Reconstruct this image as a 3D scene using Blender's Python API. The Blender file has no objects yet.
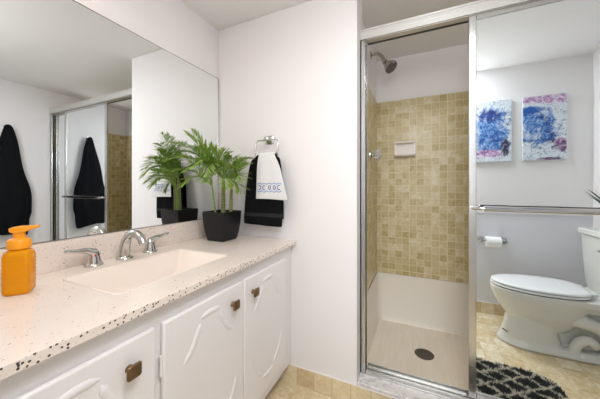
import bpy, bmesh, math, random
from mathutils import Vector, Matrix
random.seed(7)
S = bpy.context.scene
COL = S.collection
PI = math.pi
XM, YB, XE, YD, XR, YW, ZC = -1.1758, 1.30, -0.284, 1.3716, 1.1984, 0.0658, 2.108
YS, XS = 2.16, -0.314          # shower back wall and shower left wall
ZT = 0.795                     # countertop height

# ------------------------------------------------ camera
cd = bpy.data.cameras.new('camera'); cam = bpy.data.objects.new('camera', cd); COL.objects.link(cam)
cam.location = (0, 0, 1.0895); cam.rotation_euler = (PI/2, 0, 0.432)
cd.sensor_fit = 'HORIZONTAL'; cd.sensor_width = 36; cd.lens = 258.222/600*36
cd.shift_y = -(199.5-187.43)/600; cd.clip_start = 0.01
S.camera = cam
# ------------------------------------------------ world, lights, exposure
w = bpy.data.worlds.new('world'); S.world = w; w.use_nodes = True
w.node_tree.nodes['Background'].inputs[0].default_value = (0.9, 0.95, 1.0, 1)
w.node_tree.nodes['Background'].inputs[1].default_value = 1.2
S.view_settings.view_transform = 'Standard'; S.view_settings.look = 'None'
S.view_settings.gamma = 1; S.view_settings.use_curve_mapping = False
S.view_settings.exposure = 0.0
def area(name, loc, size, energy, col, target, sy=None):
    l = bpy.data.lights.new(name, 'AREA'); l.energy = energy; l.color = col; l.size = size
    if sy: l.shape = 'RECTANGLE'; l.size_y = sy
    o = bpy.data.objects.new(name, l); COL.objects.link(o); o.location = loc
    o.rotation_euler = (Vector(target)-Vector(loc)).to_track_quat('-Z', 'Y').to_euler()
    return o
def point_fill(name, loc, r, energy, col):
    l = bpy.data.lights.new(name, 'POINT'); l.energy = energy; l.color = col; l.shadow_soft_size = r
    o = bpy.data.objects.new(name, l); COL.objects.link(o); o.location = loc
area('ceiling_fill', (0.12, 0.36, 2.10), 0.45, 11, (0.94, 0.97, 1.0), (0.12, 0.36, 0))  # added overhead fill, no fixture seen in the room
point_fill('room_fill', (0.1, 0.12, 1.68), 0.10, 11, (0.94, 0.97, 1.0))  # added soft fill that lifts ceiling and walls, no pendant here
area('shower_fill', (1.17, 1.75, 1.78), 0.16, 1.6, (1.0, 0.97, 0.94), (0.0, 1.75, 1.5))  # added fill hidden behind the doors to brighten the shower interior
area('vanity_lamp', (-1.08, 0.24, 1.98), 0.12, 2.0, (1.0, 0.78, 0.58), (-0.85, 0.45, 0.8), 0.4)
area('hall_fill', (0.0, -0.8, 2.09), 0.9, 10, (0.93, 0.96, 1.0), (0.0, -0.8, 0))  # added overhead fill behind the camera for more even light
area('doorway_fill', (0.1, -1.72, 1.35), 1.1, 12, (0.93, 0.965, 1.0), (0.1, 1.0, 1.2), 1.2)  # added fill sent through the doorway, standing in for daylight

# ------------------------------------------------ materials
def mat(name, col, rough=0.5, metal=0.0, **kw):
    m = bpy.data.materials.new(name); m.use_nodes = True
    b = m.node_tree.nodes['Principled BSDF']
    b.inputs['Base Color'].default_value = (*col, 1)
    b.inputs['Roughness'].default_value = rough; b.inputs['Metallic'].default_value = metal
    for k, v in kw.items(): b.inputs[k.replace('_', ' ')].default_value = v
    return m
class NT:
    def __init__(s, m):
        s.t = m.node_tree; s.b = s.t.nodes['Principled BSDF']
    def n(s, typ, **kw):
        x = s.t.nodes.new(typ)
        for k, v in kw.items(): setattr(x, k, v)
        return x
    def l(s, a, b): s.t.links.new(a, b)
    def math(s, op, a, b=None, c=None):
        x = s.n('ShaderNodeMath', operation=op)
        for i, v in enumerate((a, b, c)):
            if v is None: continue
            if hasattr(v, 'is_linked') or hasattr(v, 'links'): s.l(v, x.inputs[i])
            else: x.inputs[i].default_value = v
        return x.outputs[0]
    def coord(s, kind='Object'): return s.n('ShaderNodeTexCoord').outputs[kind]
    def noise(s, vec, scale, detail=3, dist=0.0, rough=0.5, out='Fac'):
        x = s.n('ShaderNodeTexNoise'); s.l(vec, x.inputs['Vector'])
        x.inputs['Scale'].default_value = scale; x.inputs['Detail'].default_value = detail
        x.inputs['Distortion'].default_value = dist; x.inputs['Roughness'].default_value = rough
        return x.outputs[out]
    def ramp(s, fac, stops, interp='LINEAR'):
        x = s.n('ShaderNodeValToRGB'); s.l(fac, x.inputs[0]); cr = x.color_ramp; cr.interpolation = interp
        while len(cr.elements) < len(stops): cr.elements.new(0.5)
        for e, (p, c) in zip(cr.elements, stops):
            e.position = p; e.color = (*c, 1) if len(c) == 3 else c
        return x.outputs[0]
    def mix(s, fac, a, b, blend='MIX'):
        x = s.n('ShaderNodeMix', data_type='RGBA', blend_type=blend)
        for i, v in ((0, fac), (6, a), (7, b)):
            if hasattr(v, 'links'): s.l(v, x.inputs[i])
            elif i == 0: x.inputs[0].default_value = v
            else: x.inputs[i].default_value = (*v, 1)
        return x.outputs[2]
    def color(s, c): s.l(c, s.b.inputs['Base Color'])
    def bump(s, h, strength=0.2, dist=0.002):
        x = s.n('ShaderNodeBump'); x.inputs['Strength'].default_value = strength
        x.inputs['Distance'].default_value = dist; s.l(h, x.inputs['Height']); s.l(x.outputs[0], s.b.inputs['Normal'])
def srgb(r, g, b):
    f = lambda v: ((v/255+0.055)/1.055)**2.4 if v > 10 else v/255/12.92
    return (f(r), f(g), f(b))

def paint(name, col, rough=0.55):
    m = mat(name, col, rough); t = NT(m); c = t.coord()
    n = t.noise(c, 1.5, 2); t.color(t.mix(n, tuple(v*0.985 for v in col), col))
    t.bump(t.noise(c, 220, 2), 0.06, 0.001); return m
M = {}
M['wall'] = paint('wall_paint', srgb(238, 234, 234))
M['ceiling'] = paint('ceiling_paint', srgb(236, 234, 232), 0.8)
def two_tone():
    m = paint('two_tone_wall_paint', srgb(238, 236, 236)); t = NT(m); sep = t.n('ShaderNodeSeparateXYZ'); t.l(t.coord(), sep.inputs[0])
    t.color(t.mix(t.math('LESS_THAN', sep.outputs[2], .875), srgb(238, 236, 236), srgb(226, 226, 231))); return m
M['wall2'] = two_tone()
M['hall'] = paint('hall_paint', srgb(230, 226, 222))
M['cab'] = paint('cabinet_paint', srgb(236, 231, 230), 0.32)
M['mirror'] = mat('mirror_glass', (0.90, 0.93, 0.935), 0.0, 1.0)
M['doormirror'] = mat('door_mirror_glass', (0.93, 0.98, 1.0), 0.0, 1.0)
M['chrome'] = mat('chrome', (0.60, 0.60, 0.59), 0.10, 1.0)
M['alu'] = mat('bright_aluminium', (0.62, 0.62, 0.61), 0.2, 1.0)
M['whitealu'] = mat('pale_header_metal', srgb(212, 210, 206), 0.35, 0.5)
M['nickel'] = mat('worn_nickel', (0.46, 0.44, 0.41), 0.22, 1.0)
M['darkmetal'] = mat('dark_channel', (0.05, 0.05, 0.05), 0.5, 0.3)
M['spray'] = mat('grey_spray_face', (0.16, 0.16, 0.16), 0.3, 0.6)
M['draincover'] = mat('tarnished_drain', (0.13, 0.10, 0.075), 0.4, 0.8)
M['bronze'] = mat('antique_bronze', srgb(128, 104, 76), 0.38, 0.85)
M['ceramic'] = mat('white_ceramic', srgb(228, 228, 222), 0.08, 0.0, Coat_Weight=0.3)
M['seat'] = mat('white_plastic', srgb(238, 239, 239), 0.15)
M['pink'] = mat('soapdish_ceramic', srgb(238, 228, 220), 0.15)
M['potblack'] = mat('pot_black', (0.010, 0.010, 0.011), 0.4, 0.0, Specular_IOR_Level=0.3)
M['soil'] = mat('soil', (0.05, 0.035, 0.025), 0.95)
M['paper'] = mat('toilet_paper', srgb(240, 240, 240), 0.9)
M['red'] = mat('red_dot', (0.6, 0.02, 0.02), 0.4)
M['acrylic'] = mat('clear_acrylic', (0.9, 0.92, 0.93), 0.05, 0.0, Transmission_Weight=0.75, IOR=1.45)
M['orangecap'] = mat('orange_plastic', srgb(250, 160, 20), 0.3)
M['bottle'] = mat('orange_bottle', srgb(255, 176, 14), 0.06, 0.0, Transmission_Weight=0.45, IOR=1.3)
M['gap_edge_scuff'] = mat('dark_gap_edge_scuff', (0.03, 0.03, 0.03), 0.6)  # dark for painted shade in toilet seat gaps, mirror edges and the scuff
M['canvas_edge'] = mat('canvas_edge', srgb(205, 210, 215), 0.8)

def towel(name, col, bands=(), bandcol=None, scale=600):
    m = mat(name, col, 0.95, Specular_IOR_Level=0.15); t = NT(m); c = t.coord()
    n = t.noise(c, scale, 2); col1 = t.mix(n, tuple(v*0.7 for v in col), tuple(min(1, v*1.25) for v in col))
    sep = t.n('ShaderNodeSeparateXYZ'); t.l(c, sep.inputs[0])
    for z0, z1 in bands:
        k = t.math('MULTIPLY', t.math('GREATER_THAN', sep.outputs[2], z0), t.math('LESS_THAN', sep.outputs[2], z1))
        col1 = t.mix(k, col1, bandcol)
    t.color(col1); t.bump(n, 0.5, 0.002); return m
M['blacktowel'] = towel('black_terry', (0.006, 0.006, 0.007), ((0.925, 0.945),), (0.03, 0.03, 0.03))
M['blacktowel2'] = towel('black_terry_plain', (0.006, 0.0065, 0.008))
M['whitetowel'] = towel('white_terry', srgb(236, 236, 236))
M['blue'] = mat('blue_thread', srgb(30, 60, 150), 0.8)
M['paleblue'] = mat('pale_blue_thread', srgb(92, 132, 205), 0.8)

def tiles(name, size, cols, grout, axes, gw=0.05, rough=0.2, mott=1.0, sheet=None, bumpd=0.0012):
    m = mat(name, cols[0], rough); t = NT(m); c = t.coord()
    sep = t.n('ShaderNodeSeparateXYZ'); t.l(c, sep.inputs[0])
    us = []; masks = []
    for i, ax in enumerate(axes):
        s = t.math('DIVIDE', t.math('ADD', sep.outputs[ax], 10.013), size)
        us.append(t.math('FLOOR', s)); fr = t.math('FRACT', s)
        d = t.math('ABSOLUTE', t.math('SUBTRACT', fr, 0.5))
        masks.append(t.math('GREATER_THAN', d, 0.5-gw))
        if sheet:
            f2 = t.math('FRACT', t.math('DIVIDE', t.math('ADD', sep.outputs[ax], 10.013), size*sheet))
            masks.append(t.math('GREATER_THAN', t.math('ABSOLUTE', t.math('SUBTRACT', f2, 0.5)), 0.5-gw*1.7/sheet))
    g = masks[0]
    for k in masks[1:]: g = t.math('MAXIMUM', g, k)
    cv = t.n('ShaderNodeCombineXYZ'); t.l(us[0], cv.inputs[0]); t.l(us[1], cv.inputs[1])
    wn = t.n('ShaderNodeTexWhiteNoise', noise_dimensions='3D'); t.l(cv.outputs[0], wn.inputs[0])
    n = t.noise(c, 22, 5, 1.2, 0.6)
    f = t.math('ADD', t.math('MULTIPLY', wn.outputs[0], 0.55), t.math('MULTIPLY', t.math('SUBTRACT', n, 0.3), 0.9*mott))
    k = len(cols)
    tc = t.ramp(f, [(0.08+0.84*i/(k-1), cols[i]) for i in range(k)])
    t.color(t.mix(g, tc, grout))
    t.bump(t.math('SUBTRACT', 1.0, g), 0.5, bumpd)
    return m
tc = [srgb(176, 156, 104), srgb(200, 181, 134), srgb(212, 196, 156), srgb(232, 221, 200)]
M['tile_b'] = tiles('shower_tile', 0.051, tc, srgb(226, 216, 172), (0, 2), 0.032, 0.34, 1.3, 5)
M['tile_s'] = tiles('shower_tile_side', 0.051, tc, srgb(226, 216, 172), (1, 2), 0.032, 0.34, 1.3, 5)
fc = [srgb(192, 168, 126), srgb(212, 190, 150), srgb(224, 206, 170), srgb(236, 226, 200)]
M['floor'] = tiles('floor_tile', 0.10, fc, srgb(206, 190, 154), (0, 1), 0.014, 0.25, 1.6)
M['skirt_b'] = tiles('skirting_tile', 0.10, fc, srgb(196, 180, 138), (0, 0), 0.02, 0.3, 1.1)
M['skirt_s'] = tiles('skirting_tile_side', 0.10, fc, srgb(196, 180, 138), (1, 1), 0.02, 0.3, 1.1)

def counter_mat(name, specs):
    m = mat(name, srgb(232, 222, 212), 0.16); t = NT(m); c = t.coord()
    base = t.mix(t.noise(c, 9, 4), srgb(230, 216, 206), srgb(240, 228, 218))
    for sc, lim, thr, al, dk in specs:
        v = t.n('ShaderNodeTexVoronoi'); t.l(c, v.inputs['Vector']); v.inputs['Scale'].default_value = sc
        sp = t.n('ShaderNodeSeparateColor'); t.l(v.outputs['Color'], sp.inputs[0])
        k = t.math('MULTIPLY', t.math('LESS_THAN', t.math('ADD', v.outputs['Distance'], t.math('MULTIPLY', t.math('SUBTRACT', t.noise(c, sc*2.5, 2), 0.5), 0.3)), thr), t.math('GREATER_THAN', t.math('ADD', sp.outputs[0], t.math('MULTIPLY', t.math('SUBTRACT', t.noise(c, 12, 2), 0.5), 0.7)), lim))
        base = t.mix(t.math('MULTIPLY', k, al), base, dk)
    t.color(base); return m
BK, BR = (0.03, 0.022, 0.02), (0.25, 0.17, 0.12)
M['counter'] = counter_mat('speckled_counter', ((110, 0.86, 0.22, 0.5, BR), (230, 0.84, 0.26, 0.4, BR), (90, 0.97, 0.22, 0.7, BK)))
M['counter_edge'] = counter_mat('speckled_counter_edge', ((140, 0.76, 0.34, 0.95, BK), (260, 0.74, 0.36, 0.8, BK)))
M['splash'] = counter_mat('speckled_backsplash', ((95, 0.92, 0.24, 0.6, BR), (190, 0.88, 0.28, 0.5, BR), (120, 0.97, 0.28, 0.85, BK)))
M['basin'] = mat('cream_basin', srgb(240, 226, 215), 0.12)
def pan_mat():
    m = mat('shower_pan_beige', srgb(226, 212, 192), 0.3); t = NT(m); c = t.coord()
    mp = t.n('ShaderNodeMapping'); t.l(c, mp.inputs[0]); mp.inputs['Scale'].default_value = (38, 4, 4); mp.inputs['Rotation'].default_value = (0, 0, 0.15)
    n = t.noise(mp.outputs[0], 1.6, 4)
    sep = t.n('ShaderNodeSeparateXYZ'); t.l(c, sep.inputs[0])
    low = t.math('LESS_THAN', sep.outputs[2], 0.06)
    st = t.mix(n, srgb(228, 210, 188), srgb(248, 240, 226))
    t.color(t.mix(t.math('MULTIPLY', low, 0.75), srgb(240, 232, 220), st)); return m
M['pan'] = pan_mat()
def marble():
    m = mat('curb_marble', srgb(224, 220, 216), 0.2); t = NT(m); c = t.coord()
    n = t.noise(c, 14, 6, 2.5, 0.65)
    t.color(t.ramp(n, [(0.3, srgb(232, 228, 226)), (0.52, srgb(222, 218, 216)), (0.6, srgb(186, 180, 180)), (0.68, srgb(226, 222, 220))])); return m
M['marble'] = marble()
def leafm(name, a, b):
    m = mat(name, a, 0.42); t = NT(m); c = t.coord()
    t.color(t.mix(t.noise(c, 30, 2), a, b)); return m
M['leaf'] = leafm('palm_leaf', (0.09, 0.23, 0.02), (0.46, 0.62, 0.12))
M['leaf2'] = leafm('dark_leaf', (0.006, 0.05, 0.02), (0.02, 0.12, 0.06))
def stemm():
    m = mat('palm_stem', (0.25, 0.28, 0.09), 0.6); t = NT(m); c = t.coord()
    sep = t.n('ShaderNodeSeparateXYZ'); t.l(c, sep.inputs[0])
    r = t.math('FRACT', t.math('MULTIPLY', sep.outputs[2], 110))
    t.color(t.mix(t.math('GREATER_THAN', r, 0.7), (0.30, 0.34, 0.11), (0.07, 0.06, 0.02))); return m
M['stem'] = stemm()
M['stalk'] = mat('green_stalk', (0.22, 0.38, 0.07), 0.5)
def rugm():
    m = mat('shag_rug', (0.02, 0.02, 0.02), 0.95); t = NT(m); c = t.coord()
    d = t.n('ShaderNodeVectorMath', operation='ADD'); t.l(c, d.inputs[0])
    sc = t.n('ShaderNodeVectorMath', operation='SCALE'); t.l(t.noise(c, 16, 3, out='Color'), sc.inputs[0]); sc.inputs['Scale'].default_value = 0.06
    t.l(sc.outputs[0], d.inputs[1])
    sep = t.n('ShaderNodeSeparateXYZ'); t.l(d.outputs[0], sep.inputs[0])
    k = None
    for sgn in (1, -1):
        v = t.math('ADD', t.math('MULTIPLY', sep.outputs[0], 7.0), t.math('MULTIPLY', sep.outputs[1], 10.0*sgn))
        fr = t.math('ABSOLUTE', t.math('SUBTRACT', t.math('FRACT', t.math('ADD', v, 20.0)), 0.5))
        g = t.math('LESS_THAN', t.math('ADD', fr, t.math('MULTIPLY', t.math('SUBTRACT', t.noise(c, 60, 3), 0.5), 0.22)), 0.085)
        k = g if k is None else t.math('MAXIMUM', k, g)
    t.color(t.mix(k, t.mix(t.noise(c, 150, 2), (0.008, 0.008, 0.009), (0.10, 0.10, 0.10)), srgb(225, 218, 200))); return m
M['rug'] = rugm()
def artm(kind):
    m = mat('abstract_art_%s' % kind, (0.5, 0.5, 0.6), 0.4); t = NT(m)
    g = t.coord('Generated'); sep = t.n('ShaderNodeSeparateXYZ'); t.l(g, sep.inputs[0])
    off = t.n('ShaderNodeMapping'); t.l(g, off.inputs[0]); off.inputs['Scale'].default_value = (1.0, 0.2, 1.9)
    off.inputs['Location'].default_value = (3.1 if kind == 'a' else 7.7, 0, 1.3)
    v = off.outputs[0]
    n1 = t.noise(v, 2.6, 9, 1.2, 0.68); n2 = t.noise(v, 5.0, 9, 1.6, 0.74); n3 = t.noise(v, 2.2, 5, 1.0, 0.6)
    white = srgb(228, 233, 240); blue = srgb(36, 82, 160); lb = srgb(120, 160, 208); navy = srgb(50, 46, 104); pur = srgb(156, 112, 164); dark = srgb(56, 48, 70)
    base = t.ramp(n2, [(0.36, srgb(96, 108, 140)), (0.44, srgb(176, 196, 206)), (0.51, white), (0.57, srgb(206, 214, 224)), (0.64, srgb(120, 116, 156))])
    bl = t.ramp(n2, [(0.36, navy), (0.43, blue), (0.50, srgb(74, 124, 188)), (0.57, lb), (0.64, white), (0.70, srgb(130, 130, 180))])
    pr = t.ramp(n2, [(0.36, navy), (0.44, pur), (0.52, srgb(206, 172, 206)), (0.62, white)])
    # generated x runs opposite to the mirrored view: use world-x directly
    X, Z = sep.outputs[0], sep.outputs[2]
    def blob(cx, cz, rx, rz, soft):
        dx = t.math('DIVIDE', t.math('SUBTRACT', X, cx), rx); dz = t.math('DIVIDE', t.math('SUBTRACT', Z, cz), rz)
        r = t.math('ADD', t.math('MULTIPLY', dx, dx), t.math('MULTIPLY', dz, dz))
        e = t.math('ADD', t.math('SUBTRACT', 1.0, r), t.math('MULTIPLY', t.math('SUBTRACT', n1, 0.5), soft*1.6))
        return t.ramp(e, [(0.0, (0, 0, 0)), (0.6, (1, 1, 1))])
    if kind == 'a':
        c = t.mix(blob(0.45, 0.52, 0.52, 0.42, 3.0), base, bl)
        c = t.mix(blob(0.35, 0.76, 0.35, 0.12, 3.0), c, t.ramp(n2, [(0.4, navy), (0.6, blue), (0.8, lb)]))
        c = t.mix(blob(0.35, 0.13, 0.5, 0.07, 2.0), c, pr)
        c = t.mix(blob(0.85, 0.22, 0.14, 0.16, 3.0), c, t.ramp(n2, [(0.4, navy), (0.58, dark), (0.7, white)]))
    else:
        c = t.mix(blob(0.34, 0.52, 0.50, 0.36, 3.0), base, bl)
        c = t.mix(blob(0.22, 0.78, 0.42, 0.08, 2.0), c, t.ramp(n2, [(0.3, srgb(20, 60, 140)), (0.7, srgb(40, 110, 190))]))
        c = t.mix(blob(0.6, 0.95, 0.75, 0.10, 2.5), c, pr)
        c = t.mix(blob(0.85, 0.22, 0.20, 0.13, 2.5), c, t.ramp(n2, [(0.42, dark), (0.55, pur), (0.68, white)]))
        c = t.mix(blob(0.6, 0.02, 0.35, 0.03, 1.5), c, t.ramp(n2, [(0.42, dark), (0.60, srgb(120, 90, 130)), (0.68, white)]))
    t.color(c); return m
M['art_a'] = artm('a'); M['art_b'] = artm('b')

# ------------------------------------------------ helpers
def mk(name, bm, m, parent=None, smooth=False, bevel=0, seg=2, kind=None, loc=None, subsurf=0, angle=40):
    me = bpy.data.meshes.new(name)
    bmesh.ops.recalc_face_normals(bm, faces=bm.faces[:])
    bm.to_mesh(me); bm.free()
    o = bpy.data.objects.new(name, me); COL.objects.link(o)
    for x in (m if isinstance(m, (list, tuple)) else [m]): me.materials.append(x)
    if parent: o.parent = parent
    if loc is not None: o.location = loc
    if bevel:
        b = o.modifiers.new('bevel', 'BEVEL'); b.width = bevel; b.segments = seg; b.limit_method = 'ANGLE'; b.angle_limit = math.radians(40)
    if subsurf:
        ss = o.modifiers.new('sub', 'SUBSURF'); ss.levels = subsurf; ss.render_levels = subsurf
    if smooth:
        for p in me.polygons: p.use_smooth = True
        if not subsurf:
            me.set_sharp_from_angle(angle=math.radians(angle))
    if kind: o['kind'] = kind
    return o
def box(bm, x0, x1, y0, y1, z0, z1, mi=0):
    vs = [bm.verts.new((x, y, z)) for z in (z0, z1) for y in (y0, y1) for x in (x0, x1)]
    for f in ((0, 1, 3, 2), (4, 6, 7, 5), (0, 4, 5, 1), (2, 3, 7, 6), (0, 2, 6, 4), (1, 5, 7, 3)):
        fc_ = bm.faces.new([vs[i] for i in f]); fc_.material_index = mi
    return vs
def boxes(name, lst, m, **kw):
    bm = bmesh.new()
    for b in lst: box(bm, *b)
    return mk(name, bm, m, **kw)
def struct(name, lst, m, **kw): return boxes(name, lst, m, kind='structure', **kw)
def loft(bm, rings, cap0=True, cap1=True, closed=True):
    R = [[bm.verts.new(p) for p in r] for r in rings]
    n = len(R[0])
    for a, b in zip(R, R[1:]):
        for i in range(n if closed else n-1):
            j = (i+1) % n; bm.faces.new((a[i], a[j], b[j], b[i]))
    if cap0: bm.faces.new(R[0][::-1])
    if cap1: bm.faces.new(R[-1])
    return R
def lathe(bm, prof, origin=(0, 0, 0), axis=(0, 0, 1), n=28, cap=True):
    q = Vector((0, 0, 1)).rotation_difference(Vector(axis).normalized()); o = Vector(origin)
    rings = []
    for r, z in prof:
        rings.append([o + q @ Vector((max(r, 1e-5)*math.cos(2*PI*i/n), max(r, 1e-5)*math.sin(2*PI*i/n), z)) for i in range(n)])
    loft(bm, rings, cap, cap)
def tube(bm, pts, rad, n=12, cap=True):
    pts = [Vector(p) for p in pts]
    if not hasattr(rad, '__len__'): rad = [rad]*len(pts)
    rings = []; up = None
    for i, p in enumerate(pts):
        t = (pts[min(i+1, len(pts)-1)]-pts[max(i-1, 0)]).normalized()
        if up is None: up = t.orthogonal().normalized()
        up = (up - t*up.dot(t)).normalized(); s = t.cross(up)
        rings.append([p + (up*math.cos(2*PI*k/n)+s*math.sin(2*PI*k/n))*rad[i] for k in range(n)])
    loft(bm, rings, cap, cap)
def spline(pts, k=8):
    P = [Vector(p) for p in pts]; P = [P[0]*2-P[1]]+P+[P[-1]*2-P[-2]]; out = []
    for i in range(1, len(P)-2):
        a, b, c, d = P[i-1:i+3]
        for j in range(k):
            t = j/k
            out.append(0.5*((2*b)+(c-a)*t+(2*a-5*b+4*c-d)*t*t+(3*b-a-3*c+d)*t**3))
    out.append(P[-2]); return out
def thing(name, loc, label, cat, group=None):
    o = bpy.data.objects.new(name, None); COL.objects.link(o); o.location = loc
    o.empty_display_size = 0.05; return tag(o, label, cat, group)
def tag(o, label, cat, group=None):
    o['label'] = label; o['category'] = cat
    if group: o['group'] = group
    return o
def part(t, name, bm, m, **kw):
    """bm in world coordinates -> child of t"""
    loc = t.location if t.parent is None else t.parent.location + t.location
    bmesh.ops.translate(bm, verts=bm.verts[:], vec=-Vector(loc))
    return mk(name, bm, m, parent=t, **kw)
# (children meshes keep an identity transform, so sub-parts subtract the root location too)
def sub(p, root, name, bm, m, **kw):
    bmesh.ops.translate(bm, verts=bm.verts[:], vec=-Vector(root.location))
    return mk(name, bm, m, parent=p, **kw)

# ------------------------------------------------ the room
struct('floor', [(XM-.1, XR+.1, -1.85, 2.26, -.06, 0)], M['floor'])
struct('ceiling', [(XM-.1, XR+.1, -1.85, 2.26, ZC, ZC+.06)], M['ceiling'])
struct('wall_left', [(XM-.1, XM-.006, -0.04, YB+.14, 0, ZC)], M['wall'])
struct('wall_back', [(XM-.006, XE, YB, YB+.14, 0, ZC)], M['wall'], bevel=0.003)
struct('wall_shower_left', [(XS-.1, XS, YB+.14, YS, 0, ZC)], M['wall'])
struct('wall_shower_back', [(XS-.1, XR+.1, YS, YS+.1, 0, ZC)], M['wall'])
struct('wall_right', [(XR, XR+.1, -0.04, YS, 0, ZC)], M['wall'])
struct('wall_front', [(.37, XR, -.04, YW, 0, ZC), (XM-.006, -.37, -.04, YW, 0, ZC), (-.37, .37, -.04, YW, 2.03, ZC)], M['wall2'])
struct('wall_hall_left', [(-1.0, -.9, -1.85, -.04, 0, ZC)], M['hall'])
struct('wall_hall_right', [(1.0, 1.1, -1.85, -.04, 0, ZC)], M['hall'])
struct('wall_hall_end', [(-.9, 1.0, -1.9, -1.8, 0, .70), (-.9, 1.0, -1.9, -1.8, 1.98, ZC), (-.9, -.5, -1.9, -1.8, .70, 1.98), (.7, 1.0, -1.9, -1.8, .70, 1.98)], M['hall'])
struct('added_window_1', [(-.5, -.46, -1.88, -1.82, .7, 1.98), (.66, .7, -1.88, -1.82, .7, 1.98), (-.46, .66, -1.88, -1.82, .7, .74), (-.46, .66, -1.88, -1.82, 1.94, 1.98), (.08, .12, -1.88, -1.83, .74, 1.94)], M['cab'])  # unseen window, added to go with the fill from the hall
struct('trim_1', [(-.37, -.355, -.05, YW, 0, 2.03), (.355, .37, -.05, YW, 0, 2.03)], M['cab'], bevel=.002)
# tile skirting with a fine white caulk line
def skirt(name, b, capb, m):
    bm = bmesh.new(); box(bm, *b); box(bm, *capb, mi=1); return mk(name, bm, [m, M['cab']], kind='structure')
SK = 0.093
skirt('baseboard_back', (-.70, XE, YB-.009, YB, 0, SK), (-.70, XE, YB-.005, YB, SK, SK+.004), M['skirt_b'])
skirt('baseboard_front', (.37, XR, YW, YW+.009, 0, SK), (.37, XR, YW, YW+.005, SK, SK+.004), M['skirt_b'])
skirt('baseboard_right', (XR-.009, XR, YW+.009, YB-.01, 0, SK), (XR-.005, XR, YW+.009, YB-.01, SK, SK+.004), M['skirt_s'])
skirt('baseboard_curb', (XE, XR-.009, YB-.009, YB, 0, SK), (XE, XR-.009, YB-.006, YB, SK, SK+.003), M['skirt_b'])
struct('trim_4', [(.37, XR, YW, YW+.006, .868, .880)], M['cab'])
# shower tile fields
TB, TT = 0.41, 1.772
struct('wall_tile_shower_back', [(XS+.006, XR-.006, YS-.006, YS, TB, TT)], M['tile_b'])
struct('wall_tile_shower_left', [(XS, XS+.006, YB+.145, YS, TB, TT)], M['tile_s'])
struct('wall_tile_shower_right', [(XR-.006, XR, YB+.145, YS, TB, TT)], M['tile_s'])
# curb
struct('trim_2', [(XE, XR, YB, YB+.15, 0, .096)], M['marble'])
struct('trim_3', [(XE+.001, XR-.001, YB-.004, YB+.150, .096, .112)], M['marble'], bevel=.004)

# ------------------------------------------------ shower pan
t = thing('shower_pan', (0.44, 1.81, 0.0), 'beige moulded shower base with worn floor inside the tiled shower', 'shower pan')
def rrect(x0, x1, y0, y1, r, z, k=6):
    pts = []
    for cx, cy, a0 in ((x1-r, y1-r, 0), (x0+r, y1-r, PI/2), (x0+r, y0+r, PI), (x1-r, y0+r, 1.5*PI)):
        for i in range(k+1):
            a = a0+PI/2*i/k; pts.append(Vector((cx+r*math.cos(a), cy+r*math.sin(a), z)))
    return pts
bm = bmesh.new()
x0, x1, y0, y1 = XS+.001, XR-.001, YB+.151, YS-.001
loft(bm, [rrect(x0, x1, y0, y1, .004, .0), rrect(x0, x1, y0, y1, .004, TB-.002)], True, False)
bm2r = [rrect(x0, x1, y0, y1, .004, TB-.002), rrect(x0+.008, x1-.008, y0+.03, y1-.008, .03, TB-.002), rrect(x0+.012, x1-.012, y0+.034, y1-.012, .035, .07), rrect(x0+.028, x1-.028, y0+.05, y1-.028, .035, .042)]
# front side of the pan is low: flatten it to the curb height
def low(r):
    out = []
    for p in r:
        f = min(1, max(0, (p.y-(y0+.036))/.001)); out.append(Vector((p.x, p.y, min(p.z, .105) if p.y < y0+.06 else p.z)))
    return out
bm.free(); bm = bmesh.new()
rr = [low(r) for r in bm2r]
rr = [[Vector((p.x, p.y, 0)) for p in rr[0]]] + rr
R = loft(bm, rr, True, False)
c = bm.verts.new((.03, 1.81, .034)); L = R[-1]
mid = [bm.verts.new((.03+(v.co.x-.03)*.12, 1.81+(v.co.y-1.81)*.2, .035)) for v in L]
for i in range(len(L)):
    j = (i+1) % len(L); bm.faces.new((L[i], L[j], mid[j], mid[i])); bm.faces.new((mid[i], mid[j], c))
part(t, 'base', bm, M['pan'], smooth=True, angle=50)
bm = bmesh.new(); lathe(bm, [(.0, 0), (.054, 0), (.057, .003), (.052, .005), (.045, .0035), (.0, .003)], (.03, 1.81, .0345))
d = part(t, 'drain', bm, M['draincover'], smooth=True)
bm = bmesh.new()
for i in range(-3, 4):
    h = math.sqrt(.04**2-(i*.011)**2); box(bm, .03+i*.011-.0025, .03+i*.011+.0025, 1.81-h, 1.81+h, .0375, .0391)
sub(d, t, 'drain_slot', bm, M['darkmetal'])

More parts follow.
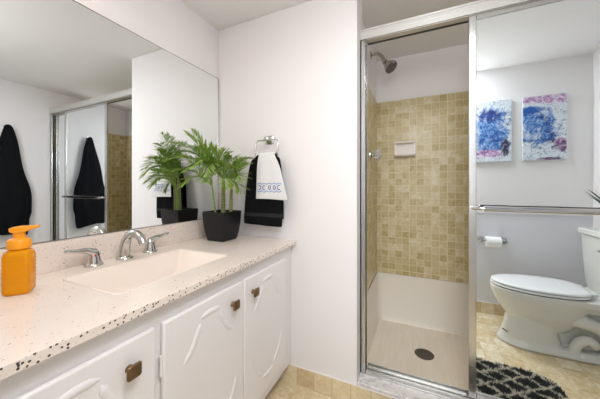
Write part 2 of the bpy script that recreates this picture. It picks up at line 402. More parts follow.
# ------------------------------------------------ shower enclosure with mirrored sliding doors
t = thing('shower_enclosure', (0.45, 1.41, 0.112), 'chrome framed shower enclosure with mirrored sliding doors pushed to the right', 'shower door')
bm = bmesh.new()
box(bm, XE+.0005, XR-.0005, YD, YD+.060, 1.872, 1.910)
box(bm, XE+.0005, XR-.0005, YD-.005, YD+.063, 1.909, 1.917)
box(bm, XE+.0005, XR-.0005, YD-.003, YD+.004, 1.866, 1.876)
box(bm, XE+.0005, XR-.0005, YD-.0015, YD+.002, 1.888, 1.893)
box(bm, XE+.028, XR-.031, YD+.008, YD+.046, 1.8645, 1.8725)
part(t, 'header', bm, M['whitealu'], bevel=.0015)
bm = bmesh.new(); box(bm, XE+.031, XR-.031, YD+.046, YD+.058, 1.862, 1.8725)
part(t, 'roller_channel', bm, M['darkmetal'])
for xa, xb, xc in ((XE+.0005, XE+.027, 1), (XR-.030, XR-.0005, -1)):
    bm = bmesh.new()
    xw = xa if xc > 0 else xb
    box(bm, xa, xb, YD+.004, YD+.014, .114, 1.864); box(bm, min(xw, xw+xc*.008), max(xw, xw+xc*.008), YD+.004, YD+.060, .114, 1.864)
    box(bm, xa, xb, YD+.050, YD+.060, .114, 1.862)
    part(t, 'jamb', bm, M['alu'], bevel=.0015)
bm = bmesh.new()
box(bm, XE+.001, XR-.001, YD-.004, YD+.064, .112, .118)
for yy, hh in ((YD-.002, .134), (YD+.027, .130), (YD+.056, .138)): box(bm, XE+.031, XR-.031, yy, yy+.004, .117, hh)
part(t, 'bottom_track', bm, M['alu'], bevel=.001)
def sdoor(xa, xb, yc, bar):
    bm = bmesh.new(); box(bm, xa+.018, xb-.018, yc-.003, yc+.003, .165, 1.855)
    d = part(t, 'sliding_door', bm, M['doormirror'])
    for a, b in ((xa, xa+.030), (xb-.030, xb)):
        bm = bmesh.new(); box(bm, a, b, yc-.009, yc+.009, .140, 1.8640)
        sub(d, t, 'stile', bm, M['alu'], bevel=.003)
    for z0, z1 in ((.142, .170), (1.842, 1.8635)):
        bm = bmesh.new(); box(bm, xa+.031, xb-.031, yc-.008, yc+.008, z0, z1)
        sub(d, t, 'rail', bm, M['alu'], bevel=.0015)
    if bar:
        s = -1
        bm = bmesh.new()
        zb = .998
        prof = [Vector((0, -.006, -.011)), Vector((0, -.006, .011)), Vector((0, .002, .012)), Vector((0, .006, .006)), Vector((0, .006, -.006)), Vector((0, .002, -.012))]
        loft(bm, [[Vector((x, yc-.042, zb))+Vector((0, -q.y, q.z)) for q in prof] for x in (xa+.05, xb-.05)])
        for xx in (xa+.016, xb-.016):
            tube(bm, [(xx, yc-.009, zb+.0), (xx, yc-.03, zb), (xx+(.02 if xx < xa+.1 else -.02), yc-.042, zb), (xx+(.04 if xx < xa+.1 else -.04), yc-.042, zb)], .008, 10)
        sub(d, t, 'towel_bar', bm, M['chrome'], smooth=True)
    return d
sdoor(.204, .925, YD+.019-.0005, True)
sdoor(.50, XR-.032, YD+.0405, False)

# ------------------------------------------------ shower fittings
t = thing('showerhead', (XS, 1.88, 2.03), 'brushed nickel shower head on a bent arm above the tile', 'shower head')
bm = bmesh.new(); lathe(bm, [(.0, 0), (.028, 0), (.027, .004), (.015, .010), (.0, .012)], (XS, 1.88, 2.03), (1, 0, 0))
part(t, 'flange', bm, M['nickel'], smooth=True)
arm = spline([(XS+.004, 1.88, 2.03), (XS+.045, 1.88, 2.032), (XS+.076, 1.878, 2.008), (XS+.094, 1.874, 1.972)], 7)
bm = bmesh.new(); tube(bm, arm, .0115, 14); part(t, 'arm', bm, M['nickel'], smooth=True)
ax = Vector((.62, -.25, -.74)).normalized(); o0 = Vector((XS+.091, 1.873, 1.968))
bm = bmesh.new(); lathe(bm, [(.0, 0), (.016, 0), (.019, .014), (.016, .022), (.023, .034), (.043, .070), (.045, .080), (.043, .084)], o0, ax, 30)
hd = part(t, 'head', bm, M['nickel'], smooth=True)
bm = bmesh.new(); lathe(bm, [(.0, .0835), (.0425, .0835), (.043, .088), (.036, .092), (.026, .089), (.016, .0905), (.0, .0895)], o0, ax, 30)
sub(hd, t, 'spray_face', bm, M['spray'], smooth=True)

t = thing('shower_valve', (XS+.006, 1.84, 1.315), 'clear acrylic knob shower valve on the tiled side wall', 'shower valve')
bm = bmesh.new(); lathe(bm, [(.0, 0), (.036, 0), (.035, .005), (.020, .012), (.014, .03), (.0, .03)], (XS+.006, 1.84, 1.315), (1, 0, 0))
part(t, 'escutcheon', bm, M['chrome'], smooth=True)
bm = bmesh.new()
pr = [(.0, 0), (.026, 0), (.037, .009), (.038, .030), (.028, .042), (.0, .044)]
rings = []
for r, zz in pr:
    rings.append([Vector((XS+.036+zz, 1.84+max(r, 1e-5)*(1+.09*math.cos(8*a))*math.cos(a), 1.315+max(r, 1e-5)*(1+.09*math.cos(8*a))*math.sin(a))) for a in [2*PI*i/48 for i in range(48)]])
loft(bm, rings); k = part(t, 'knob', bm, M['acrylic'], smooth=True)
bm = bmesh.new(); lathe(bm, [(.0, 0), (.012, 0), (.012, .003), (.0, .004)], (XS+.0795, 1.84, 1.315), (1, 0, 0)); part(t, 'cap', bm, M['chrome'], smooth=True)

t = thing('soap_dish', (-.100, YS-.006, 1.383), 'white ceramic wall soap dish with a grab bar on the shower tile', 'soap dish')
xa, xb, y = -.176, -.024, YS-.0062
bm = bmesh.new()
box(bm, xa, xb, y-.006, y, 1.323, 1.443)
for a, b in ((xa, xa+.016), (xb-.016, xb)):
    box(bm, a, b, y-.030, y-.005, 1.323, 1.440)
box(bm, xa, xb, y-.012, y-.005, 1.323, 1.328)
part(t, 'body', bm, M['pink'], bevel=.004, seg=3, smooth=True)
bm = bmesh.new(); loft(bm, [rrect(xa+.005, xb-.005, y-.055, y-.004, .02, 1.328), rrect(xa, xb, y-.060, y-.004, .022, 1.338), rrect(xa+.008, xb-.008, y-.052, y-.006, .018, 1.338), rrect(xa+.012, xb-.012, y-.046, y-.008, .014, 1.332)])
part(t, 'tray', bm, M['pink'], smooth=True)
bm = bmesh.new(); tube(bm, [(xa+.004, y-.028, 1.435), (xb-.004, y-.028, 1.435)], .0105, 14); part(t, 'grab_bar', bm, M['pink'], smooth=True)

# ------------------------------------------------ vanity cabinet
XF = -0.637
t = thing('vanity_cabinet', (-.9, .68, 0), 'white painted vanity cabinet with scrolled panel doors under the countertop', 'cabinet')
XFR = XF-.016      # face frame plane
bm = bmesh.new()
ya, yb = YW+.002, YB-.002
box(bm, XM-.004, XFR-.018, ya, yb, .112, .62)
doors = [(.115, .464, 'r'), (.487, .8445, 'r'), (.8495, 1.205, 'l')]
zb, zt = .158, .717
box(bm, XFR-.018, XFR, ya, yb, .112, zb+.012); box(bm, XFR-.018, XFR, ya, yb, zt-.012, ZT-.0235)
for a, b in ((ya, .125), (.454, .497), (.80, .846), (.8478, .89), (1.195, yb)): box(bm, XFR-.018, XFR, a, b, zb+.012, zt-.012)
part(t, 'carcass', bm, M['cab'])
bm = bmesh.new(); box(bm, XM-.004, XFR-.07, ya, yb, 0, .112); part(t, 'toe_kick', bm, M['cab'])
def door(y0, y1, side):
    bm = bmesh.new(); box(bm, XFR+.0003, XF, y0, y1, zb, zt)
    d = part(t, 'door', bm, M['cab'], bevel=.006, seg=3, smooth=True)
    # raised scrolled moulding: straight bars with scooped corners
    W, H = y1-y0, zt-zb
    def P(u, v): return Vector((XF-.001, y0+u*W, zb+v*H))
    def bead(pts, r=.0105):
        b2 = bmesh.new(); pts = [P(*q) for q in pts]; pts = spline(pts, 6); n = len(pts)
        rad = [r*min(1, .35+min(i, n-1-i)*.25) for i in range(n)]
        tube(b2, pts, rad, 10); return b2
    cx = .5
    segs = [[(.38, .912), (.50, .922), (.62, .912)], [(.375, .885), (.34, .835), (.27, .765), (.19, .72)], [(.625, .885), (.66, .835), (.73, .765), (.81, .72)],
            [(.13, .38), (.18, .29), (.27, .21), (.36, .165)], [(.87, .38), (.82, .29), (.73, .21), (.64, .165)], [(.37, .140), (.5, .130), (.63, .140)]]
    for sg in segs:
        b2 = bead(sg)
        for v in b2.verts: v.co.x = XF-.001+(v.co.x-(XF-.001))*.5
        sub(d, t, 'moulding', b2, M['cab'], smooth=True)
    ky = y1-.070 if side == 'r' else y0+.055
    kz = .651
    b2 = bmesh.new(); tube(b2, [(XF-.0005, ky, kz), (XF+.004, ky, kz), (XF+.010, ky, kz), (XF+.018, ky, kz)], [.010, .008, .0055, .0075], 14)
    loft(b2, [[Vector((XF+.016+q.z, ky+q.x, kz+q.y)) for q in rrect(-s_, s_, -s_, s_, s_*.35, zz)] for s_, zz in ((.0145, 0), (.0172, .003), (.0172, .006), (.0152, .0085), (.009, .0095))])
    sub(d, t, 'knob', b2, M['bronze'], smooth=True, angle=30)
    hy = y0-.004 if side == 'r' else y1+.004
    for hz in (.60, .24):
        b2 = bmesh.new(); tube(b2, [(XF-.005, hy, hz-.028), (XF-.005, hy, hz+.028)], .0042, 10)
        box(b2, XFR, XFR+.002, min(hy, hy+(-.02 if side == 'r' else .006)), max(hy, hy+(-.0 if side == 'r' else .02)), hz-.025, hz+.025)
        sub(d, t, 'hinge', b2, M['cab'], smooth=True)
for a in doors: door(*a)

# ------------------------------------------------ countertop with basin and backsplash
t = thing('vanity_countertop', (-.9, .68, ZT), 'cream speckled countertop with moulded rectangular basin and backsplash', 'countertop')
CX0, CX1, CY0, CY1 = XM+.0005, -.622, YW+.001, YB-.0005
SX0, SX1, SY0, SY1 = -1.045, -.747, .43, .893
bm = bmesh.new()
outer = lambda z, e=0: [Vector(p) for p in ()]
K = 6
def srect(x0, x1, y0, y1, z, r, k=K): return rrect(x0, x1, y0, y1, r, z, k)
hole = srect(SX0, SX1, SY0, SY1, ZT, .018)
def project_outer(p):
    cx, cy = (SX0+SX1)/2, (SY0+SY1)/2
    return p
outr = []
n = len(hole); q = K+1
corners = [(CX1, CY1), (CX0, CY1), (CX0, CY0), (CX1, CY0)]
for i in range(4):
    for j in range(q): outr.append(Vector((corners[i][0], corners[i][1], ZT)))
HV = [bm.verts.new(p) for p in hole]; CV = [bm.verts.new((x, y, ZT)) for x, y in corners]
for i in range(4):
    for j in range(K): bm.faces.new((HV[i*q+j], HV[i*q+j+1], CV[i]))
    a = HV[i*q+K]; b = HV[((i+1) % 4)*q]
    bm.faces.new((a, b, CV[(i+1) % 4], CV[i]))
# edge skirt and underside
BV = [bm.verts.new((x, y, ZT-.023)) for x, y in corners]
for i in range(4): bm.faces.new((CV[i], CV[(i+1) % 4], BV[(i+1) % 4], BV[i]))
HB = [bm.verts.new((p.x, p.y, ZT-.023)) for p in hole]
for i in range(4):
    for j in range(K): bm.faces.new((HB[i*q+j+1], HB[i*q+j], BV[i]))
    a = HB[i*q+K]; b = HB[((i+1) % 4)*q]
    bm.faces.new((b, a, BV[i], BV[(i+1) % 4]))
for i in range(n): bm.faces.new((HV[i], HV[(i+1) % n], HB[(i+1) % n], HB[i]))
bm.normal_update()
for f in bm.faces: f.material_index = 1 if abs(f.normal.x) > .5 or abs(f.normal.y) > .5 else 0
part(t, 'slab', bm, [M['counter'], M['counter_edge']], bevel=.002)
bm = bmesh.new()
e = .0006
loft(bm, [rrect(SX0+e, SX1-e, SY0+e, SY1-e, .018, ZT-.003), rrect(SX0+.006, SX1-.006, SY0+.008, SY1-.008, .018, ZT-.010),
          rrect(SX0+.030, SX1-.030, SY0+.060, SY1-.045, .025, ZT-.090), rrect(SX0+.045, SX1-.045, SY0+.085, SY1-.065, .03, ZT-.105),
          rrect(-.93, -.86, .63, .69, .03, ZT-.112)], False, True)
b = part(t, 'basin', bm, M['basin'], smooth=True, angle=35)
so = b.modifiers.new('solid', 'SOLIDIFY'); so.thickness = .006; so.offset = 1 if False else -1
bm = bmesh.new(); lathe(bm, [(.0, 0), (.020, 0), (.022, .002), (.017, .003), (.014, .0015), (.0, .001)], (-.895, .66, ZT-.1117))
sub(b, t, 'drain', bm, M['chrome'], smooth=True)
bm = bmesh.new(); box(bm, XM+.0005, XM+.012, CY0, CY1, ZT+.0002, .8985)
part(t, 'backsplash', bm, M['splash'], bevel=.0015)

# ------------------------------------------------ wall mirror
bm = bmesh.new(); box(bm, XM-.006, XM, YW+.003, YB-.008, .9000, 1.7915)
for f in bm.faces: f.material_index = 0 if f.calc_center_median().x > XM-.0005 else 1
mo = mk('wall_mirror', bm, [M['mirror'], M['gap_edge_scuff']])
tag(mo, 'large frameless wall mirror above the vanity backsplash', 'mirror')
bmx = bmesh.new()
box(bmx, XM+.0001, XM+.0014, YW+.003, YB-.008, 1.7895, 1.7915); box(bmx, XM+.0001, XM+.0014, YB-.0105, YB-.008, .9, 1.7895); box(bmx, XM+.0001, XM+.0014, YW+.003, YB-.0105, .9, .9025)
mk('edge', bmx, M['nickel'], parent=mo)

# ------------------------------------------------ faucet
FX = -1.110
t = thing('faucet', (FX, .69, ZT), 'chrome widespread bathroom faucet with two levers behind the basin', 'faucet')
z = ZT+.0003
bm = bmesh.new(); lathe(bm, [(.0, 0), (.029, 0), (.031, .003), (.029, .008), (.023, .012), (.0, .012)], (FX, .668, z))
sp_ = spline([(FX, .668, z+.008), (FX+.004, .668, z+.05), (FX+.022, .668, z+.088), (FX+.058, .668, z+.108), (FX+.096, .668, z+.098), (FX+.120, .668, z+.070)], 8)
nn = len(sp_); tube(bm, sp_, [.021-.0075*i/(nn-1) for i in range(nn)], 20)
part(t, 'spout', bm, M['chrome'], smooth=True)
for yy, s in ((.560, -1), (.784, 1)):
    bm = bmesh.new()
    lathe(bm, [(.0, 0), (.028, 0), (.030, .003), (.028, .007), (.0235, .010), (.022, .02), (.019, .034), (.0175, .048), (.012, .057), (.0, .060)], (FX-.006, yy, z))
    h = part(t, 'handle', bm, M['chrome'], smooth=True)
    bm = bmesh.new()
    pts = spline([(FX-.004, yy, z+.048), (FX-.002, yy+s*.025, z+.060), (FX-.001, yy+s*.060, z+.066), (FX, yy+s*.092, z+.072)], 6)
    n_ = len(pts); tube(bm, pts, [.0165-.0095*min(1, i/(n_*.6)) + (.0 if i < n_-2 else -.002) for i in range(n_)], 12)
    sub(h, t, 'lever', bm, M['chrome'], smooth=True)
    if s < 0:
        bm = bmesh.new(); lathe(bm, [(.0, 0), (.004, 0), (.0035, .0015), (.0, .002)], (FX+.0123, yy-.004, z+.040), (1, -.2, .15), 12)
        sub(h, t, 'hot_mark', bm, M['red'])

# ------------------------------------------------ soap bottle
BX, BY = -1.015, .327
t = thing('soap_bottle', (BX, BY, ZT), 'orange foaming soap pump bottle at the left end of the counter', 'soap bottle')
BS = .80
def rot_ring(w_, d_, r, z_, a=math.radians(-38)):
    out = []; w_, d_, r = w_*BS, d_*BS, r*BS; z_ = ZT+.0004+(z_-ZT-.0004)*.96
    for p in rrect(-w_, w_, -d_, d_, r, z_, 5):
        out.append(Vector((BX+p.x*math.cos(a)-p.y*math.sin(a), BY+p.x*math.sin(a)+p.y*math.cos(a), z_)))
    return out
bm = bmesh.new(); z = ZT+.0004
loft(bm, [rot_ring(a, b, r, z+h) for a, b, r, h in ((.026, .030, .012, 0), (.031, .035, .014, .005), (.0325, .036, .014, .012), (.0325, .036, .014, .108), (.030, .033, .015, .120), (.024, .026, .018, .1265), (.0195, .0195, .0185, .1285), (.0195, .0195, .0185, .134))])
bo = part(t, 'body', bm, M['bottle'], smooth=True)
bm = bmesh.new()
for kk in range(7):
    hz = z+.030+kk*.011
    a = math.radians(-38)
    for xx in (-.002,):
        pass
    loft(bm, [rot_ring(.0330, .0365, .014, hz), rot_ring(.0336, .0371, .014, hz+.0012), rot_ring(.0330, .0365, .014, hz+.0024)], False, False)
sub(bo, t, 'ribs', bm, M['bottle'], smooth=True)
bm = bmesh.new(); lathe(bm, [(.0, .125), (.0245, .125), (.0255, .128), (.0245, .146), (.021, .151), (.013, .154), (.012, .172), (.0, .172)], (BX, BY, z), n=32)
part(t, 'collar', bm, M['orangecap'], smooth=True)
bm = bmesh.new(); dr = Vector((.55, .83, 0)).normalized(); sd = Vector((-dr.y, dr.x, 0)); o0 = Vector((BX, BY, z))
rings = []
for s_, w_, z0, z1 in ((-.026, .010, .181, .187), (-.022, .017, .177, .1895), (.0, .020, .174, .192), (.018, .015, .176, .1925), (.040, .009, .183, .193), (.058, .007, .187, .1935)):
    rings.append([o0+dr*s_*.72+sd*a*.85+Vector((0, 0, b-.0065)) for a, b in ((-w_, z0), (w_, z0), (w_, z1), (-w_, z1))])
loft(bm, rings); part(t, 'pump_head', bm, M['orangecap'], bevel=.002, smooth=True)

# ------------------------------------------------ palm
def leaflet(bm, a, dirv, L, w, droop, up=Vector((0, 0, 1))):
    side = dirv.cross(up); side = side.normalized() if side.length > 1e-4 else Vector((1, 0, 0))
    rows = []
    for s_, ww in ((0, .25), (.3, 1), (.6, .8), (.85, .4), (1, .02)):
        p = a+dirv*L*s_+Vector((0, 0, -droop*L*s_*s_))
        rows.append((p-side*w*ww, p+Vector((0, 0, -w*ww*.5)), p+side*w*ww))
    V = [[bm.verts.new(q) for q in r] for r in rows]
    for r0, r1 in zip(V, V[1:]):
        for i in range(2): bm.faces.new((r0[i], r0[i+1], r1[i+1], r1[i]))
def frond(bm, base, tip, arch, npair, ll, lw, rr_=.0022, stalk=None, start=.28):
    base, tip = Vector(base), Vector(tip); m_ = (base+tip)/2+Vector((0, 0, arch))
    pts = [(1-s_)**2*base+2*s_*(1-s_)*m_+s_*s_*tip for s_ in [i/12 for i in range(13)]]
    tube(stalk if stalk else bm, pts, [rr_*(1-.7*i/12) for i in range(13)], 6)
    for i in range(npair):
        s_ = start+(1-start)*i/(npair-1)
        p = (1-s_)**2*base+2*s_*(1-s_)*m_+s_*s_*tip
        T = (2*(1-s_)*(m_-base)+2*s_*(tip-m_)).normalized()
        sd_ = T.cross(Vector((0, 0, 1)))
        sd_ = sd_.normalized() if sd_.length > .1 else Vector((1, 0, 0))
        nu = sd_.cross(T)
        prof_ = math.sin(PI*(.18+.72*(i+.5)/npair))
        for sg in (-1, 1):
            if i == npair-1 and sg > 0: sg = 0
            sp2 = .75-.25*i/npair
            dv = (T*(1-.45*sp2)+sd_*sg*sp2+nu*.18+Vector([random.uniform(-.09, .09) for _ in range(3)])).normalized()
            leaflet(bm, p, dv, ll*prof_*random.uniform(.85, 1.1), lw*random.uniform(.85, 1.15), random.uniform(.05, .35))
RV, FV, UV_ = Vector((.908, .419, 0)), Vector((-.419, .908, 0)), Vector((0, 0, 1))
PC = Vector((-1.008, 1.139, ZT))
t = thing('potted_palm', PC, 'green parlour palm in a black square tapered pot by the mirror', 'plant')
bm = bmesh.new()
def sq(h, z_, r=.006): return rrect(PC.x-h, PC.x+h, PC.y-h, PC.y+h, r, z_, 3)
loft(bm, [sq(.052, ZT+.0004), sq(.057, ZT+.004), sq(.067, ZT+.045), sq(.0735, ZT+.10), sq(.076, ZT+.150), sq(.076, ZT+.162), sq(.070, ZT+.162), sq(.069, ZT+.140)], True, False)
part(t, 'pot', bm, M['potblack'], smooth=True, angle=35)
bm = bmesh.new(); loft(bm, [sq(.0685, ZT+.136), sq(.0685, ZT+.142)]); part(t, 'soil', bm, M['soil'])
def P(r, u, k): return PC+RV*r+UV_*u+FV*k
def clampv(bm):
    for v in bm.verts:
        if v.co.x < XM+.010: v.co.x = XM+.010+.0
        if v.co.y > YB-.006: v.co.y = YB-.006
stems = [  # base, top, radius, fronds tips (r, u, k, arch)
 ((.005, .14, .0), (.008, .335, -.005), .0115, [(-.155, .575, -.10, .04), (-.115, .585, -.12, .03), (-.21, .52, -.16, .09), (-.20, .43, -.20, .11), (-.12, .545, -.02, .05), (-.05, .52, -.05, .03), (.0, .50, -.02, .03), (.07, .45, -.05, .08), (-.14, .38, -.16, .11), (-.08, .40, -.20, .13), (-.02, .36, -.20, .14), (-.10, .50, -.13, .06), (.05, .47, -.14, .09), (-.17, .48, -.12, .08), (.155, .455, -.02, .06)]),
 ((.050, .14, -.01), (.056, .285, -.015), .009, [(.155, .42, -.05, .06), (.12, .435, -.05, .04), (.06, .43, -.03, .03), (.13, .34, -.10, .09), (.06, .30, -.14, .11), (.0, .37, -.13, .08), (.02, .42, -.08, .04), (.10, .40, -.12, .06), (.11, .28, -.06, .08)]),
 ((-.030, .14, -.02), (-.045, .30, -.035), .0045, [(-.19, .38, -.15, .07), (-.15, .45, -.17, .05), (-.10, .49, -.12, .03), (-.14, .31, -.18, .09), (-.04, .33, -.18, .09), (-.07, .47, -.05, .03), (-.02, .43, -.12, .06)]),
]
for (b0, t0, r0, fr) in stems:
    bm = bmesh.new(); n_ = 13
    pts = [P(*b0).lerp(P(*t0), i/(n_-1)) for i in range(n_)]
    tube(bm, pts, [r0*(1.12-.3*i/n_)*(1.08 if i % 2 else .94) for i in range(n_)], 12)
    part(t, 'stem', bm, M['stem'] if r0 > .006 else M['stalk'], smooth=True)
    bm = bmesh.new()
    for (r, u, k, a) in fr:
        tip = P(r, u, k)
        frond(bm, P(*t0), tip, a, 13, .084, .0046)
    clampv(bm)
    part(t, 'foliage', bm, M['leaf'])

# ------------------------------------------------ towel ring and towels on the back wall
t = thing('towel_ring', (-.80, YB, 1.375), 'chrome square towel ring on the wall right of the mirror', 'towel ring')
bm = bmesh.new(); loft(bm, [[Vector((-.790+p.x, YB-.0003-zz, 1.366+p.y)) for p in rrect(-s_, s_, -s_, s_, .005, 0, 3)] for s_, zz in ((.024, 0), (.024, .006), (.020, .010), (.012, .012), (.012, .040), (.0125, .050), (.009, .053))])
part(t, 'post', bm, M['chrome'], smooth=True, angle=30)
bm = bmesh.new(); RYY = 1.252
loop = rrect(-.858, -.712, 1.262, 1.358, .018, 0, 5)
pts = [Vector((p.x, RYY, p.y)) for p in loop]
rings = []
for i, p in enumerate(pts):
    tt = (pts[(i+1) % len(pts)]-pts[i-1]).normalized(); nn_ = Vector((0, 1, 0)); bb = tt.cross(nn_)
    rings.append([p+(nn_*math.cos(a)+bb*math.sin(a))*.0042 for a in [2*PI*k/10 for k in range(10)]])
VV = [[bm.verts.new(q) for q in r] for r in rings]
for i in range(len(VV)):
    a, b = VV[i], VV[(i+1) % len(VV)]
    for k in range(10): bm.faces.new((a[k], a[(k+1) % 10], b[(k+1) % 10], b[k]))
part(t, 'ring', bm, M['chrome'], smooth=True)

def drape(name, rows, m, folds, amp, thick=.004, seed=1, nseg=44):
    """rows: (z, xleft, xright, y, wave factor) top to bottom through the front, used as one cloth strip."""
    rnd = random.Random(seed); ph = [rnd.uniform(0, 6.28) for _ in range(4)]
    bm = bmesh.new(); G = []
    rs = spline([Vector((r[1], r[2], r[3])) for r in rows], 6); zz = spline([Vector((r[0], r[4], 0)) for r in rows], 6)
    for a, b in zip(rs, zz):
        row = []
        for i in range(nseg+1):
            s_ = i/nseg
            wv = math.sin(folds*2*PI*s_+ph[0])*.6+math.sin(folds*3.7*s_+ph[1])*.4
            row.append(bm.verts.new((a.x+(a.y-a.x)*s_, a.z+amp*b.y*wv, b.x+.004*math.sin(3*s_+ph[2])*b.y)))
        G.append(row)
    for r0, r1 in zip(G, G[1:]):
        for i in range(nseg): bm.faces.new((r0[i], r0[i+1], r1[i+1], r1[i]))
    o = mk(name, bm, m, smooth=True, subsurf=1)
    s_ = o.modifiers.new('solid', 'SOLIDIFY'); s_.thickness = thick; s_.offset = 0
    return o
yr = RYY
o = drape('black_hand_towel', [(.915, -.905, -.690, 1.281, 1), (1.10, -.895, -.695, 1.279, 1), (1.24, -.862, -.705, 1.268, .6), (1.263, -.850, -.722, 1.2635, .1), (1.2745, -.849, -.723, 1.252, .05), (1.263, -.850, -.722, 1.2405, .1), (1.23, -.885, -.690, 1.238, .9), (1.10, -.912, -.675, 1.234, 1), (.95, -.925, -.672, 1.232, 1), (.878, -.928, -.676, 1.232, 1)], M['blacktowel'], 2.6, .005, .004, 3)
tag(o, 'black hand towel hanging through the chrome towel ring', 'towel')
o = drape('white_guest_towel', [(1.235, -.818, -.715, 1.2835, .1), (1.268, -.820, -.718, 1.275, .05), (1.2845, -.822, -.720, 1.252, .05), (1.268, -.822, -.718, 1.227, .1), (1.20, -.828, -.682, 1.219, .6), (1.10, -.830, -.654, 1.216, 1), (1.022, -.834, -.630, 1.216, 1)], M['whitetowel'], 1.5, .004, .003, 9)
# keep the white towel's back layer in front of the black towel's back layer
tag(o, 'small white guest towel with blue embroidery folded over the black towel', 'towel')
white = o
# embroidery: ring letters and lozenges on the front of the white towel
bm = bmesh.new(); bm2 = bmesh.new(); bm3 = bmesh.new()
def arc(bmm, cx, cz, rx, rz, a0, a1, r=.0022, n_=14):
    tube(bmm, [(cx+rx*math.cos(a0+(a1-a0)*i/n_), 0, cz+rz*math.sin(a0+(a1-a0)*i/n_)) for i in range(n_+1)], r, 6)
gl = [-.808, -.777, -.746, -.715, -.684]
zc = 1.088
for i, gx in enumerate(gl):
    zz = zc+(.0 if i % 2 else .001)
    if i in (0,): arc(bm, gx, zz, .009, .012, -2.2, 2.2)
    elif i in (2, 3): tube(bm, [(gx-.004, 0, zz-.010), (gx-.004, 0, zz+.010)], .0024, 6); arc(bm, gx, zz, .008, .012, -1.6, 1.6)
    else: arc(bm, gx, zz, .009, .012, .8, 5.5)
    for s_ in (1, -1):
        arc(bm2 if s_ > 0 else bm3, gx, zz+s_*.016, .014, .008, 0 if s_ > 0 else PI, PI if s_ > 0 else 2*PI, .0018)
for bb_ in (bm, bm2):
    for v in bb_.verts:
        v.co.y += 0
dg = None
def stick(bmm, nm, m):
    """press the thread onto the towel's front surface"""
    global dg
    dg = bpy.context.evaluated_depsgraph_get(); ev = white.evaluated_get(dg)
    for v in bmm.verts:
        ok, loc, nr, _ = ev.ray_cast(Vector((v.co.x, 1.15, v.co.z)), Vector((0, 1, 0)))
        v.co.y = (loc.y if ok else 1.207)+v.co.y*.4-.0003
    return mk(nm, bmm, m, parent=white, smooth=True)
bpy.context.view_layer.update()
stick(bm, 'embroidery', M['blue']); stick(bm2, 'embroidered_border', M['paleblue']); stick(bm3, 'embroidered_border', M['paleblue'])

# ------------------------------------------------ towel on the right wall (seen in the mirrors)
t = thing('robe_hook', (XR, 1.055, 1.665), 'small chrome robe hook on the right wall holding the black towel', 'hook')
bm = bmesh.new(); lathe(bm, [(.0, 0), (.018, 0), (.017, .005), (.0, .007)], (XR-.0003, 1.055, 1.665), (-1, 0, 0)); part(t, 'plate', bm, M['chrome'], smooth=True)
bm = bmesh.new(); tube(bm, spline([(XR-.006, 1.055, 1.665), (XR-.03, 1.055, 1.655), (XR-.045, 1.055, 1.668), (XR-.048, 1.055, 1.680)], 5), .005, 10); part(t, 'prong', bm, M['chrome'], smooth=True)
bm = bmesh.new()
rows = [(1.680, .012, 1.055, .010), (1.66, .028, 1.056, .018), (1.60, .045, 1.056, .026), (1.50, .068, 1.054, .032), (1.35, .098, 1.050, .036), (1.20, .125, 1.045, .038), (1.05, .160, 1.048, .040), (.95, .176, 1.048, .040), (.85, .178, 1.045, .040), (.78, .165, 1.035, .038), (.70, .160, 1.030, .034), (.65, .140, 1.040, .030)]
rings = []; N_ = 64
for (zz, hw, cy, dp) in [(p.x, p.y, p.z, 0) for p in spline([Vector(r[:3]) for r in rows], 4)]:
    f = (1.688-zz)/1.07
    ring = []
    for i in range(N_):
        a = 2*PI*i/N_
        fold = 1+min(1, f*3)*(.16*math.sin(7*a+1.2+2*f)+.08*math.sin(12*a+f*3))
        x_ = XR-.047+(.010+.026*min(1, f*2.2))*math.sin(a)*fold
        y_ = cy+hw*math.cos(a)*(1+.05*math.sin(5*f*3+a))
        zz_ = zz
        if f > .9: zz_ = zz+.10*(-math.cos(a)*.5+.3*math.sin(3*a))*(f-.9)/.1*.5
        ring.append(Vector((min(x_, XR-.004), y_, zz_)))
    rings.append(ring)
loft(bm, rings); o = mk('black_bath_towel', bm, M['blacktowel2'], smooth=True)
tag(o, 'long black bath towel hung to a point from the hook on the right wall', 'towel')

# ------------------------------------------------ toilet
TY = .455
t = thing('toilet', (.86, TY, 0), 'white two piece toilet with closed lid beside the right wall', 'toilet')
def egg(x0, x1, hw, z_, n=40, p=2.0, back=.55):
    """egg outline: nose at x0, flat back at x1"""
    L = x1-x0; pts = []
    xc = x0+L*back
    for i in range(n):
        a = 2*PI*i/n; ca, sa = math.cos(a), math.sin(a)
        if ca < 0: x_ = xc+(xc-x0)*ca; y_ = hw*math.copysign(abs(sa)**1.0, sa)
        else: x_ = xc+(x1-xc)*abs(ca)**.5; y_ = hw*math.copysign(abs(sa)**.5, sa)*(1-.14*ca)
        pts.append(Vector((x_, TY+y_, z_)))
    return pts
bm = bmesh.new()
loft(bm, [egg(.61, .88, .075, .13), egg(.585, .92, .095, .17), egg(.540, .95, .128, .23), egg(.497, .975, .158, .30), egg(.479, .985, .177, .35), egg(.474, .99, .184, .380), egg(.478, .988, .182, .390)])
loft(bm, [egg(.512, .87, .130, 0.0004, back=.5), egg(.515, .87, .130, .012, back=.5), egg(.533, .855, .112, .05, back=.5), egg(.552, .84, .100, .12, back=.5), egg(.57, .84, .100, .20, back=.5)])
loft(bm, [rrect(.72, 1.14, TY-.130, TY+.130, .05, .0004), rrect(.72, 1.14, TY-.130, TY+.130, .05, .022), rrect(.70, 1.10, TY-.098, TY+.098, .05, .045)])
loft(bm, [rrect(.74, 1.10, TY-.035, TY+.035, .03, .03), rrect(.74, 1.10, TY-.035, TY+.035, .03, .30)])
loft(bm, [rrect(.86, 1.18, TY-.11, TY+.11, .04, .30), rrect(.85, 1.185, TY-.16, TY+.16, .04, .35), rrect(.84, 1.185, TY-.17, TY+.17, .04, .39)])
